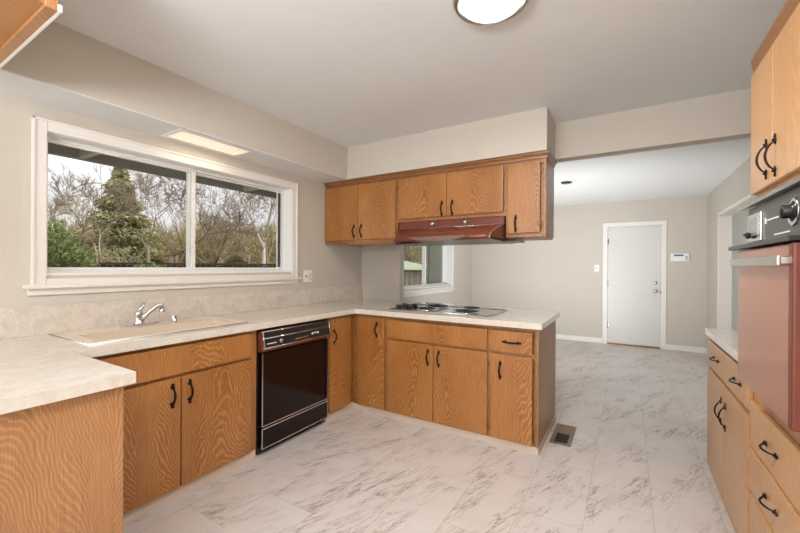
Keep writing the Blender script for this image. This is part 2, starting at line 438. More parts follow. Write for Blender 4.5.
# right wall with a cased opening to the next room
OY0, OY1, OZ = 4.0, 6.42, 2.0
mb = MB(); wall_x(mb, WX, WX + 0.12, BACK - 0.2, FAR, 0, 2.6, [(OY0, OY1, -0.02, OZ)])
struct(mb.build('wall_right', M['wall']))
mb = MB()
mb.box(WX - .012, WX, OY1 - .002, OY1 + .03, 0, OZ + .03, .003); mb.box(WX - .012, WX, OY0 - .03, OY0 + .002, 0, OZ + .03, .003)
mb.box(WX - .012, WX, OY0 - .03, OY1 + .03, OZ - .002, OZ + .03, .003)
struct(mb.build('trim_1', M['white']))
mb = MB()
mb.box(WX - .002, WX + .125, OY1 - .015, OY1, 0, OZ); mb.box(WX - .002, WX + .125, OY0, OY0 + .015, 0, OZ); mb.box(WX - .002, WX + .125, OY0, OY1, OZ - .015, OZ)
struct(mb.build('wall_opening', M['wall']))
# the room beyond the opening
mb = MB(); mb.box(7.0, 7.2, 2.4, FAR, 0, 2.6); mb.box(WX + .12, 7.2, 2.4, 2.55, 0, 2.6)
struct(mb.build('wall_side_room', M['teal_wall']))
mb = MB(); mb.box(WX + .12, 7.0, FAR - 0.03, FAR - 0.001, 0, 2.405)
struct(mb.build('wall_side_room_far', M['teal_wall']))
# unseen back wall, its wide opening made for the rear fill lamp
mb = MB(); mb.box(-0.16, 0.35, BACK - .14, BACK, 0, 2.6); mb.box(3.45, WX + .12, BACK - .14, BACK, 0, 2.6)
mb.box(0.35, 3.45, BACK - .14, BACK, 0, .6); mb.box(0.35, 3.45, BACK - .14, BACK, 2.4, 2.6)
struct(mb.build('wall_back', M['wall']))
# stub wall at the head of the peninsula, beam, soffits
SZ = 2.175
struct(MB().box(0, 0.54, 3.60, 3.69, 0, DCEIL).build('wall_stub', M['wall']))
mb = MB(); mb.box(0, 0.54, 3.302, 3.72, SZ + .015, CEIL + .02); mb.box(0.54, WX, 3.302, 3.42, SZ + .015, CEIL + .02)
struct(mb.build('wall_beam', M['wall']))
mb = MB(); mb.box(0, 0.323, BACK, 3.302, SZ, CEIL + .01)
struct(mb.build('wall_soffit_left', M['wall']))
mb = MB(); mb.box(0.323, 2.214, 2.931, 3.302, SZ - .005, CEIL + .01)
struct(mb.build('wall_soffit_peninsula', M['wall']))
# underside skins of the soffit in ceiling white
struct(MB().box(0.0, 0.322, BACK, 3.30, SZ - .006, SZ).build('ceiling_soffit', M['ceiling']))

# baseboards
struct(MB().box(0, DX0 - .065, FAR - .012, FAR, 0, .085, .003).build('baseboard_far', M['white']))
struct(MB().box(DX1 + .065, WX, FAR - .012, FAR, 0, .085, .003).build('baseboard_far', M['white']))
struct(MB().box(0, .012, 3.72, FAR - .012, 0, .085, .003).build('baseboard_left', M['white']))
struct(MB().box(WX - .012, WX, OY1 + .07, FAR - .012, 0, .085, .003).build('baseboard_right', M['white']))
struct(MB().box(WX - .012, WX, 3.1, OY0 - .07, 0, .085, .003).build('baseboard_right', M['white']))

# vinyl base strips along the toe of the cabinets
TK = .062
mb = MB()
mb.box(.55, XF - .004, .64, 1.652, 0, TK, .002); mb.box(.55, XF - .004, 2.345, YF, 0, TK, .002)
struct(mb.build('trim_2', M['toe']))
mb = MB()
mb.box(XF - .004, 2.212, YF - .002, YF + .05, 0, TK - .01, .002); mb.box(2.2, 2.213, YF + .04, 3.42, 0, TK - .01, .002)
struct(mb.build('trim_3', M['toe']))

# ------------------------------------------------------------------ WINDOWS
def window(name, W, sills, label_z):
    y0, y1, z0, z1 = W['y0'], W['y1'], W['z0'], W['z1']
    c = .062
    root = bpy.data.objects.new(name, None); COL.objects.link(root); root.location = (0, (y0 + y1) / 2, z0); WO[root.name] = Vector(root.location)
    root['kind'] = 'structure'
    mb = MB()
    mb.box(0, .018, y0, y0 + c, z0, z1, .004); mb.box(0, .018, y1 - c, y1, z0, z1, .004)
    mb.box(0, .018, y0 + c, y1 - c, z1 - c, z1, .004); mb.box(0, .018, y0 + c, y1 - c, z0, z0 + c * .55, .004)
    mb.box(.016, .026, y0, y0 + .012, z0, z1, .002); mb.box(.016, .026, y1 - .012, y1, z0, z1, .002); mb.box(.016, .026, y0, y1, z1 - .012, z1, .002)
    mb.build('window_casing', M['white'], root)
    mb = MB(); mb.box(-.01, .045, y0 - .03, y1 + .04, z0 - .018, z0 + .004, .004)
    mb.build('window_sill', M['white'], root)
    mb = MB(); mb.box(0, .016, y0 - .012, y1 + .015, z0 - .055, z0 - .018, .003)
    mb.build('window_apron', M['white'], root)
    # vinyl frame set in the opening
    a, b, p, q = y0 + .058, y1 - .058, z0 + .058, z1 - .058
    mb = MB(); t = .020
    mb.box(-.10, .001, a - .006, a + .006, p, q); mb.box(-.10, .001, b - .006, b + .006, p, q); mb.box(-.10, .001, a, b, q - .006, q + .006); mb.box(-.10, .001, a, b, p - .006, p + .006)
    mb.box(-.165, -.09, a, a + t, p, q, .003); mb.box(-.165, -.09, b - t, b, p, q, .003)
    mb.box(-.165, -.09, a + t, b - t, p, p + t, .003); mb.box(-.165, -.09, a + t, b - t, q - t, q, .003)
    mb.build('window_frame', M['vinyl'], root)
    ym = sills
    for (s0, s1, xx) in ((a + t, ym + .02, -.11), (ym - .02, b - t, -.14)):
        mb = MB(); u = .018
        mb.box(xx - .014, xx + .014, s0, s0 + u, p + t, q - t, .002); mb.box(xx - .014, xx + .014, s1 - u * 1.6, s1, p + t, q - t, .002)
        mb.box(xx - .014, xx + .014, s0 + u, s1 - u * 1.6, p + t, p + t + u, .002); mb.box(xx - .014, xx + .014, s0 + u, s1 - u * 1.6, q - t - u * .7, q - t, .002)
        sash = mb.build('window_sash', M['vinyl'], root)
        MB().box(xx - .003, xx + .003, s0 + u, s1 - u * 1.6, p + t + u, q - t - u * .7).build('window_pane', M['glass'], sash)
    # latches on the meeting stile
    for zz in ((p + q) / 2 + .17, (p + q) / 2 - .2):
        MB().box(-.096, -.08, ym - .006, ym + .008, zz, zz + .06, .003).build('window_latch', M['vinyl'], root)
    return root
w1 = window('window_1', W1, 1.612, 0)
w2 = window('window_2', W2, 5.45, 0)
# dark rubber edge seen at the far jamb of window 1
MB().box(-.135, -.115, 2.452, 2.466, 1.285, 1.99).build('window_gasket', M['slot'], w1)
MB().box(-.170, -.167, 5.5, 6.2, 1.0, 1.97).build('window_screen', M['screen'], w2)
MB().box(-.180, -.166, 5.70, 5.725, 1.0, 1.97).build('window_screen_edge', M['slot'], w2)

# ------------------------------------------------------------------ FAR DOOR
dr = bpy.data.objects.new('door_1', None); COL.objects.link(dr); dr.location = ((DX0 + DX1) / 2, FAR, 0); WO['door_1'] = Vector(dr.location); dr['kind'] = 'structure'
mb = MB(); c = .062
for (a, b) in ((DX0 - c, DX0 + .006), (DX1 - .006, DX1 + c)):
    mb.box(a, b, FAR - .018, FAR, 0, DZ - .006, .004)
mb.box(DX0 - c, DX1 + c, FAR - .018, FAR, DZ - .006, DZ + c, .004)
mb.box(DX0, DX0 + .012, FAR, FAR + .1, 0, DZ); mb.box(DX1 - .012, DX1, FAR, FAR + .1, 0, DZ); mb.box(DX0, DX1, FAR, FAR + .1, DZ - .012, DZ)
mb.build('door_casing', M['white'], dr)
MB().box(DX0 + .015, DX1 - .015, FAR + .006, FAR + .046, .022, DZ - .016, .002).build('door_leaf', M['door_white'], dr)
MB().box(DX0 + .012, DX1 - .012, FAR - .004, FAR + .09, 0.0, .018, .003).build('door_threshold', M['brass'], dr)
for zz in (.32, 1.03, 1.74):
    mb = MB(); mb.tube([(DX0 + .018, FAR - .004, zz - .045), (DX0 + .018, FAR - .004, zz + .045)], .008, 8); mb.box(DX0 + .012, DX0 + .03, FAR - .003, FAR + .006, zz - .045, zz + .045)
    mb.build('door_hinge', M['steel'], dr)
kx = DX1 - .085
MB().lathe([(0.0, 0), (.031, .0), (.031, .006), (.016, .01), (.013, .028), (.026, .04), (.03, .055), (.024, .068), (0, .072)], (kx, FAR + .006, .92), (0, -1, 0)).build('door_knob', M['steel'], dr)
MB().lathe([(0.0, 0), (.03, 0), (.03, .01), (.022, .016), (.01, .018), (0, .018)], (kx, FAR + .006, 1.06), (0, -1, 0)).build('door_deadbolt', M['steel'], dr)
MB().box(DX1 - .02, DX1 - .008, FAR - .004, FAR + .0, .88, .93).build('door_strike', M['brass'], dr)

# ------------------------------------------------------------------ CABINET PARTS
def handle(fr, u, v, z, parent, vertical=True, L=.132):
    if fr is f_right: L = .145
    th_ = .62 if fr is f_right else 1.0
    """wrought iron pull: bowed bar with a spade finial at each end"""
    mb = MB()
    def g(a, o, s=0):  # a along, o out, s sideways
        return fr(u + s, v + o, z + a) if vertical else fr(u + a, v + o, z + s)
    pts = []; rs = []
    h = L / 2 - .022
    for i in range(11):
        t = -1 + 2 * i / 10
        pts.append(g(t * h, .004 + .024 * max(0, math.cos(t * PI / 2)) ** .7)); rs.append((.0044 + .0022 * (1 - t * t)) * th_)
    mb.tube(pts, rs, 8)
    for sg in (-1, 1):
        prof = [(0, 0.000), (.004, .004), (.013, .009), (.014, .014), (.008, .020), (.006, .023), (.010, .027), (.007, .032), (.0015, .037)]
        # spade plate: flattened outline extruded out of the face
        out = [(s * (.7 + .3 * (th_ == 1)), sg * (h - .012 + a)) for s, a in prof]
        poly = [(s, a) for s, a in out] + [(-s, a) for s, a in out[::-1][:-1]]
        A = [mb.bm.verts.new(mb.P(g(a, 0.0, s))) for s, a in poly]; B = [mb.bm.verts.new(mb.P(g(a, 0.005, s * .8))) for s, a in poly]
        mb.bm.faces.new(A); mb.bm.faces.new(B)
        k = len(poly)
        for i in range(k): mb.bm.faces.new((A[i], A[(i + 1) % k], B[(i + 1) % k], B[i]))
        c = g(sg * (h + .004), .006); d = g(sg * (h + .004), .011)
        mb.tube([c, d], [.005, .003], 8)
    return mb.build('handle', M['iron'], parent)

def hinge(fr, u, v, z, parent, mat='brass'):
    mb = MB(fr); mb.tube([(u, v + .003, z - .02), (u, v + .003, z + .02)], .0042, 6); mb.box(u - .008, u + .008, v - .001, v + .002, z - .018, z + .018)
    mb.build('hinge', M[mat], parent)

def door(fr, u0, u1, z0, z1, parent, mat='oak', hpos=None, hz=None, hinges=None, th=.019, name='door', vertical=True, fp=0.0):
    d = MB(fr).box(u0, u1, fp, fp + th, z0, z1, .004).build(name, M[mat], parent)
    if hpos is not None: handle(fr, hpos, fp + th, hz, d, vertical)
    if hinges is not None:
        for zz in (z0 + .07, z1 - .07): hinge(fr, hinges, fp + .002, zz, d)
    return d

def carcass(fr, u0, u1, z0, z1, depth, parent, mat='oak_dark', rails=(), stile=.03, inner='gap'):
    """box behind the doors plus a face frame with stiles and rails"""
    MB(fr).box(u0, u1, -depth, -.018, z0, z1).build('carcass', M[mat], parent)
    mb = MB(fr)
    mb.box(u0, u0 + stile, -.018, 0, z0, z1, .0015); mb.box(u1 - stile, u1, -.018, 0, z0, z1, .0015)
    for (a, b) in rails: mb.box(u0 + stile, u1 - stile, -.018, 0, a, b, .0015)
    mb.build('face_frame', M[mat], parent)

CB, CT = .062, .872     # base carcass bottom / top
# --- sink cabinet
t = thing('base_cabinet', 'long oak sink cabinet under the kitchen window with two doors and blank front', 'cabinet', (.31, 1.14, 0), 'oak base cabinets')
mb = MB(f_left); mb.box(.66, 1.652, -.6, -.02, CB, .70); mb.box(.66, 1.652, -.02, -.018, .70, CT)
mb.build('carcass', M['oak_dark'], t)
mb = MB(f_left); mb.box(.66, .69, -.018, 0, CB, CT, .0015); mb.box(1.60, 1.652, -.018, 0, CB, CT, .0015)
for a, b in ((CB, .075), (.675, .70), (.845, CT)): mb.box(.69, 1.60, -.018, 0, a, b, .0015)
mb.build('face_frame', M['oak_dark'], t)
MB(f_left).box(.70, 1.603, 0, .019, .695, .852, .004).build('drawer_front', M['oak'], t, label='blank oak front below the sink')
door(f_left, .70, 1.144, .067, .678, t, hpos=1.10, hz=.585)
door(f_left, 1.150, 1.603, .067, .678, t, hpos=1.194, hz=.585)
# --- narrow cabinet right of dishwasher
t = thing('base_cabinet', 'narrow one-door oak base cabinet right of the dishwasher in the corner', 'cabinet', (.31, 2.5, 0), 'oak base cabinets')
carcass(f_left, 2.345, 2.698, CB, CT, .6, t, rails=((CB, .075), (.84, CT)), stile=.022)
door(f_left, 2.368, 2.640, .067, .852, t, hpos=2.412, hz=.70)
# --- peninsula units
t = thing('base_cabinet', 'narrow oak peninsula cabinet, one door, at the inside corner left of the cooktop doors', 'cabinet', (.79, 3.0, 0), 'oak base cabinets')
carcass(f_pen, .600, .957, CB - .01, CT, .7, t, rails=((CB - .01, .07), (.845, CT)), stile=.042)
door(f_pen, .655, .944, .058, .852, t, hpos=.775 + .09, hz=.745)
t = thing('base_cabinet', 'wide two-door oak peninsula cabinet beneath the electric cooktop', 'cabinet', (1.41, 3.0, 0), 'oak base cabinets')
mb = MB(f_pen); mb.box(.957, 1.862, -.7, -.018, CB - .01, CT); mb.build('carcass', M['oak_dark'], t)
mb = MB(f_pen); mb.box(.957, .978, -.018, 0, CB - .01, CT, .0015); mb.box(1.846, 1.862, -.018, 0, CB - .01, CT, .0015)
for a, b in ((CB - .01, .07), (.655, .69), (.845, CT)): mb.box(.978, 1.846, -.018, 0, a, b, .0015)
mb.build('face_frame', M['oak_dark'], t)
MB(f_pen).box(.972, 1.852, 0, .019, .688, .842, .004).build('drawer_front', M['oak'], t, label='blank oak front below the cooktop')
door(f_pen, .972, 1.409, .058, .668, t, hpos=1.365, hz=.57)
door(f_pen, 1.415, 1.852, .058, .668, t, hpos=1.46, hz=.57, hinges=1.858)
t = thing('base_cabinet', 'oak peninsula end cabinet with one drawer over one door beside the floor vent', 'cabinet', (2.03, 3.0, 0), 'oak base cabinets')
carcass(f_pen, 1.862, 2.205, CB - .01, CT, .72, t, rails=((CB - .01, .07), (.655, .69), (.845, CT)), stile=.018)
d = MB(f_pen).box(1.878, 2.172, 0, .019, .688, .842, .004).build('drawer_front', M['oak'], t)
handle(f_pen, 2.03, .019, .762, d, vertical=False)
door(f_pen, 1.878, 2.172, .058, .668, t, hpos=1.948, hz=.555, hinges=2.178)
MB().box(2.205, 2.212, 2.683, 3.40, CB - .01, CT, .001).build('end_panel', M['oak_plain'], t, label='glossy oak end panel facing the walkway')
MB(f_pen).box(.62, 2.205, -.722, -.7, CB - .01, CT).build('back_panel', M['oak_plain'], t)

# --- left return (foreground)
t = thing('base_cabinet', 'foreground oak return cabinet at far left with a plain grained end panel', 'cabinet', (.6, .1, 0), 'oak base cabinets')
MB().box(.002, 1.176, -.06, .618, .0, .868).build('carcass', M['oak_dark'], t)
MB().box(1.178, 1.198, -.06, .606, .0, .868, .002).build('end_panel', M['oak_plain'], t)
MB().box(1.176, 1.203, .600, .628, .0, .868, .003).build('corner_post', M['oak_plain'], t)

# ------------------------------------------------------------------ COUNTERTOP (U-shaped) with backsplash
Z0, Z1 = .873, .914
SX0, SX1, SY0, SY1 = .075, .52, .79, 1.58     # sink cut-out
mb = MB()
mb.box(.001, 1.2237, -.08, .6564, Z0, Z1)
mb.box(.001, SX0, .6564, 2.656, Z0, Z1); mb.box(SX1, .642, .6564, 2.656, Z0, Z1)
mb.box(SX0, SX1, .6564, SY0, Z0, Z1); mb.box(SX0, SX1, SY1, 2.656, Z0, Z1)
mb.box(.001, .642, 2.656, 3.599, Z0, Z1)
pts = [(.642, 2.656, Z0), (2.237, 2.656, Z0)]
for i in range(9):
    a = i / 8 * PI / 2; pts.append((2.05 + .187 * math.cos(a), 3.47 + .09 * math.sin(a), Z0))
pts.append((.642, 3.60, Z0))
mb.prism(pts, (0, 0, Z1 - Z0))
ct = mb.build('countertop', M['laminate'], origin=(0, 0, Z0))
tag(ct, 'U-shaped beige laminate countertop running under the window and over the peninsula', 'countertop')
MB().box(0.0005, .02, -.08, 3.60, Z1, 1.072, .003).build('backsplash', M['splash'], ct, label='mottled beige laminate backsplash strip')

# ------------------------------------------------------------------ SINK
t = thing('kitchen_sink', 'almond drop-in kitchen sink set into the counter under the window', 'sink', ((SX0 + SX1) / 2, (SY0 + SY1) / 2, Z1))
mb = MB()
rx0, rx1, ry0, ry1 = .045, .545, .755, 1.615
bowls = [(.235, .50, .81, 1.565)]
zr = Z1 + .007
mb.box(rx0, bowls[0][0], ry0, ry1, Z1, zr, .003); mb.box(bowls[0][1], rx1, ry0, ry1, Z1, zr, .003)
mb.box(.235, .5, ry0, .81, Z1, zr, .003); mb.box(.235, .5, 1.565, ry1, Z1, zr, .003)
mb.build('rim', M['sink'], t)
mb = MB(); mb.tube([(rx0 - .004, ry0 - .004, Z1 + .002), (rx1 + .004, ry0 - .004, Z1 + .002), (rx1 + .004, ry1 + .004, Z1 + .002), (rx0 - .004, ry1 + .004, Z1 + .002)], .004, 6, close=True)
mb.build('rim_edge', M['steel'], t)
for (a, b, c, d_) in bowls:
    mb = MB(); zb = Z1 - .17; k = .006
    mb.box(a - k, a, c - k, d_ + k, zb, zr - .002); mb.box(b, b + k, c - k, d_ + k, zb, zr - .002)
    mb.box(a, b, c - k, c, zb, zr - .002); mb.box(a, b, d_, d_ + k, zb, zr - .002); mb.box(a - k, b + k, c - k, d_ + k, zb - k, zb)
    bo = mb.build('bowl', M['sink'], t)
    MB().lathe([(0, .0), (.03, .0), (.042, .002), (.045, .004), (.045, .0)], ((a + b) / 2, (c + d_) / 2, zb)).build('drain', M['chrome'], bo)

# faucet
fx, fy = .145, 1.14
t = thing('faucet', 'chrome single-lever faucet with angled spout at the back of the sink', 'faucet', (fx, fy, zr))
mb = MB(); mb.prism([(fx - .028 + .056 * (.5 + .5 * math.cos(a)), fy + .125 * math.sin(a) * 1.0, zr) for a in [i / 20 * 2 * PI for i in range(20)]], (0, 0, .012), .003)
mb.build('base_plate', M['chrome'], t)
MB().lathe([(0, 0), (.03, 0), (.028, .012), (.022, .02), (.021, .05), (.025, .058), (.022, .075), (.012, .085), (0, .087)], (fx, fy, zr + .01)).build('body', M['chrome'], t)
mb = MB(); mb.tube([(fx + .006, fy + .008, zr + .035), (fx + .02, fy + .035, zr + .066), (fx + .035, fy + .07, zr + .104), (fx + .042, fy + .088, zr + .120), (fx + .048, fy + .103, zr + .122), (fx + .052, fy + .110, zr + .104)],
                   [.016, .013, .012, .0125, .014, .015], 12)
sp = mb.build('spout', M['chrome'], t)
MB().lathe([(0, 0), (.017, 0), (.020, .006), (.013, .014), (.014, .03), (0, .03)], (fx + .052, fy + .110, zr + .078)).build('aerator', M['steel'], sp)
mb = MB(); mb.tube([(fx, fy, zr + .09), (fx + .006, fy + .015, zr + .11), (fx + .008, fy + .028, zr + .145)], [.012, .010, .006], 8)
mb.build('lever', M['chrome'], t)
mb = MB(); mb.lathe([(0, 0), (.021, 0), (.02, .004), (.017, .006), (.017, .045), (.015, .05), (0, .051)], (fx + .05, fy + .185, zr))
tag(mb.build('air_gap_cap', M['chrome']), 'small chrome cylindrical cap on the sink deck right of the faucet', 'air gap')

# ------------------------------------------------------------------ DISHWASHER
t = thing('dishwasher', 'built-in black-front dishwasher with copper and chrome control strip', 'dishwasher', (.31, 2.0, 0))
D0, D1 = 1.664, 2.336
MB(f_left).box(1.654, 2.343, -.58, -.02, .02, .868).build('housing', M['black'], t)
mb = MB(f_left)
mb.box(D0 + .02, D1 - .005, -.02, .02, .205, .70, .003)
dd = mb.build('door', M['black_gloss'], t)
mb = MB(f_left)   # trims round the door glass
for a, b, c, d_ in ((D0 + .016, D0 + .024, .2, .70), (D1 - .009, D1 - .003, .2, .70), (D0 + .016, D1 - .003, .2, .209)):
    mb.box(a, b, .015, .025, c, d_, .002)
mb.build('door_trim', M['chrome'], dd)
lp = MB(f_left).box(D0 + .02, D1 - .005, -.02, .02, .052, .186, .003).build('lower_panel', M['black_gloss'], t)
mb = MB(f_left)
for a, b, c, d_ in ((D0 + .016, D0 + .024, .05, .188), (D1 - .009, D1 - .003, .05, .188), (D0 + .016, D1 - .003, .180, .190), (D0 + .016, D1 - .003, .048, .057)):
    mb.box(a, b, .015, .025, c, d_, .002)
mb.build('panel_trim', M['chrome'], lp)
MB(f_left).box(D0 + .02, D1 - .02, -.06, -.03, .0, .045).build('kick_plate', M['black'], t)
for u in (D0 + .14, D1 - .03): MB(f_left).lathe([(0, 0), (.006, 0), (.006, .004), (0, .005)], (u, -.03, .025), (0, 1, 0), 10).build('screw', M['chrome'], t)
# control strip: sloped copper housing
mb = MB(f_left)
mb.prism([(D0 - .004, 0, .855), (D0 - .004, .03, .85), (D0 - .004, .052, .735), (D0 - .004, .046, .716), (D0 - .004, 0, .712)], (D1 - D0 + .006, 0, 0), .002)
cpn = mb.build('control_panel', M['copper'], t)
def cslope(z): return .031 + (.85 - z) / .115 * .022
mb = MB(f_left)
for za, zb in ((.81, .842), (.745, .797)):
    mb.prism([(D0 + .022, cslope(za) - .006, za), (D0 + .022, cslope(za) + .0015, za), (D0 + .022, cslope(zb) + .0015, zb), (D0 + .022, cslope(zb) - .006, zb)], (D1 - D0 - .04, 0, 0))
mb.build('control_inset', M['black'], cpn)
mb = MB(f_left)
for zz in (.848, .803, .738): mb.tube([(D0 + .0, cslope(zz) + .003, zz), (D1 - .002, cslope(zz) + .003, zz)], .0032, 6)
mb.tube([(D0 + .012, cslope(.85) + .003, .85), (D0 + .012, cslope(.738) + .003, .738)], .0045, 6); mb.tube([(D1 - .012, cslope(.85) + .003, .85), (D1 - .012, cslope(.738) + .003, .738)], .0045, 6)
mb.build('chrome_trim', M['chrome'], cpn)
# dial, push buttons and their markings
MB(f_left).lathe([(0, 0), (.016, 0), (.015, .008), (.011, .012), (0, .013)], (D0 + .155, cslope(.768), .770), (0, 1, .18), 16).build('dial', M['steel'], cpn)
for k in range(5): MB(f_left).box(D0 + .285 + k * .028, D0 + .307 + k * .028, cslope(.76), cslope(.76) + .005, .753, .768, .0015).build('push_button', M['steel'], cpn)
for k in range(3): MB(f_left).box(D0 + .455 + k * .028, D0 + .475 + k * .028, cslope(.775), cslope(.77) + .003, .768 + (k % 2) * .005, .782, .001).build('marking', M['plate'], cpn)
MB(f_left).box(D0 + .035, D0 + .115, cslope(.764), cslope(.764) + .0025, .763, .768).build('marking', M['plate'], cpn)

# ------------------------------------------------------------------ COOKTOP
t = thing('cooktop', 'stainless electric cooktop with four coil burners and black knobs on the peninsula', 'cooktop', (1.37, 3.01, Z1))
cx0, cx1, cy0, cy1 = .93, 1.84, 2.755, 3.28
zc = Z1 + .008
mb = MB(); mb.box(cx0, cx1, cy0, cy1, Z1, zc, .004)
mb.build('cooktop_surface', M['steel'], t)
mb = MB(); mb.tube([(cx0 + .012, cy0 + .012, zc), (cx1 - .012, cy0 + .012, zc), (cx1 - .012, cy1 - .012, zc), (cx0 + .012, cy1 - .012, zc)], .006, 6, close=True)
mb.build('raised_rim', M['steel'], t)
for (bx, by, br) in ((1.245, 2.885, .075), (1.60, 2.90, .098), (1.225, 3.145, .098), (1.55, 3.155, .075)):
    pan = MB().lathe([(br * .3, .002), (br * 1.02, .003), (br * 1.12, .008), (br * 1.16, .006), (br * 1.16, 0)], (bx, by, zc), n=32).build('drip_pan', M['chrome'], t)
    mb = MB(); pts = []
    turns = 4.2
    for i in range(int(turns * 22)):
        a = i / 22 * 2 * PI; r = br * (.2 + .78 * i / (turns * 22)); pts.append((bx + r * math.cos(a), by + r * math.sin(a), zc + .016))
    mb.tube(pts, .0052, 6)
    mb.build('burner_coil', M['coil'], t)
for (kx_, ky) in ((.985, 2.85), (.985, 2.955), (1.065, 2.90), (1.065, 3.0)):
    MB().lathe([(0, 0), (.034, 0), (.034, .004), (.028, .006), (.026, .032), (.022, .036), (0, .037)], (kx_, ky, zc), n=20).build('knob', M['black'], t)

# ------------------------------------------------------------------ WALL CABINETS above the peninsula
UB, UT = 1.53, 2.118
GW = 'oak wall cabinets above the peninsula'
def upper(label, u0, u1, z0, z1, doors, depth=.345):
    t = thing('wall_cabinet', label, 'cabinet', ((u0 + u1) / 2, YU + .17, z0), GW)
    MB(f_up).box(u0, u1, -depth, -.018, z0 + .012, z1).build('carcass', M['oak_dark'], t)
    mb = MB(f_up); s = .018
    mb.box(u0, u0 + s, -.018, 0, z0, z1, .0015); mb.box(u1 - s, u1, -.018, 0, z0, z1, .0015)
    mb.box(u0 + s, u1 - s, -.018, 0, z0, z0 + .035, .0015); mb.box(u0 + s, u1 - s, -.018, 0, z1 - .03, z1, .0015)
    mb.build('face_frame', M['oak_dark'], t)
    for (a, b, hp, hz, hg) in doors: door(f_up, a, b, z0 + .03, z1 - .018, t, hpos=hp, hz=hz, hinges=hg)
    return t
t = upper('left double-door oak wall cabinet above the peninsula, against the window wall', .0, .898, UB, UT, [(.006, .439, .395, 1.645, None), (.444, .880, .487, 1.645, .886)])
MB(f_up).box(.31, .90, -.20, .0, UB - .022, UB, .003).build('light_valance', M['oak_trim'], t)
upper('middle double-door oak wall cabinet above the copper range hood', .898, 1.905, 1.705, UT, [(.922, 1.398, 1.355, 1.80, None), (1.403, 1.884, 1.452, 1.80, 1.891)])
t = upper('right single-door oak wall cabinet at the open end, right of the range hood', 1.905, 2.205, UB, UT, [(1.924, 2.165, 1.985, 1.635, 2.172)])
MB(f_up).box(1.915, 2.20, -.33, -.02, UB - .006, UB + .011).build('bottom_panel', M['oak_trim'], t)
# crown moulding
mb = MB()
prof = [(0, 2.118), (.008, 2.120), (.010, 2.134), (.016, 2.146), (.024, 2.152), (.024, 2.166), (0, 2.166)]
n_ = len(prof)
path = [(0.0, YU, 0, -1), (2.205, YU, 1, -1), (2.205, 3.30, 1, 0)]
rings = [[mb.bm.verts.new((x + nx * p, y + ny * p, z)) for p, z in prof] for x, y, nx, ny in path]
for A, B in zip(rings, rings[1:]):
    for i in range(n_): mb.bm.faces.new((A[i], A[(i + 1) % n_], B[(i + 1) % n_], B[i]))
mb.bm.faces.new(rings[0]); mb.bm.faces.new(rings[-1])
tag(mb.build('crown_moulding', M['oak_trim']), 'dark oak crown moulding along the top of the wall cabinets over the peninsula', 'moulding')

# ------------------------------------------------------------------ RANGE HOOD
t = thing('range_hood', 'coppertone range hood with two chrome knobs mounted under the wall cabinets', 'range hood', (1.41, 3.1, 1.5))
H0, H1 = .925, 1.895
def hood_prof(x):
    base = [(3.28, 1.70), (2.955, 1.70), (2.95, 1.635), (2.84, 1.62), (2.70, 1.592), (2.60, 1.565), (2.53, 1.538), (2.50, 1.513), (2.515, 1.497), (2.56, 1.50), (2.58, 1.516), (3.28, 1.516)]
    k = min(1.0, .02 + .9 * math.sqrt(max(0, 1 - (1 - min(1, (x - H0) / .52)) ** 2)))     # rounded left nose
    k *= 1 - .10 * max(0, (x - (H1 - .25)) / .25) ** 2
    out = []
    for y, z in base:
        out.append((x, 2.95 - (2.95 - y) * k if y < 2.95 else y, z))
    return out
mb = MB(); NX = 28; rings = []
for i in range(NX + 1):
    x = H0 + (H1 - H0) * (i / NX) ** 1.5
    rings.append([mb.bm.verts.new(p) for p in hood_prof(x)])
for A_, B_ in zip(rings, rings[1:]):
    for i in range(12): mb.bm.faces.new((A_[i], A_[(i + 1) % 12], B_[(i + 1) % 12], B_[i])).smooth = (2 <= i <= 6)
mb.bm.faces.new(rings[0][::-1]); mb.bm.faces.new(rings[-1])
hb = mb.build('canopy', M['copper'], t)
mb = MB(); mb.box(H0 + .005, H1 - .005, 2.943, 2.952, 1.638, 1.698, .001); fpn = mb.build('control_strip', M['copper'], t)
mb = MB(); mb.tube([(H0, 2.944, 1.637), (H1, 2.944, 1.637)], .003, 6)
for x in (H1 + .002,):
    mb.tube([(x, p[1], p[2]) for p in hood_prof(H1)[2:9]], .0045, 6)
mb.build('chrome_trim', M['chrome'], t)
for x in (1.27, 1.575):
    MB().lathe([(0, 0), (.026, 0), (.025, .006), (.019, .008), (.017, .024), (0, .025)], (x, 2.943, 1.668), (0, -1, 0), 20).build('knob', M['chrome'], fpn)
for x in (1.30, 1.60):
    MB().lathe([(0, 0), (.013, 0), (.011, .004), (0, .005)], (x, 2.70, 1.592), (0, -.19, 1), 14).build('badge', M['copper_dark'], hb)
# side pan seen at the right end and the bottom pan
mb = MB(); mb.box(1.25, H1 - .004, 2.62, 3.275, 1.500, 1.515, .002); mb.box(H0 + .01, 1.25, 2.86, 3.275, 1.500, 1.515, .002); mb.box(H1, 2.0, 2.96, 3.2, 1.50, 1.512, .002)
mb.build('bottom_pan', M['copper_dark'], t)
mb = MB(); pts = []
for i in range(17):
    a = i / 16 * PI; pts.append((1.52 + .23 * math.cos(a), 2.492, 1.523 - .036 * math.sin(a)))
mb.prism(pts, (0, .02, 0), .001); mb.build('reflection_plate', M['filter'], t)  # half-oval plate added to imitate a reflection on the lip

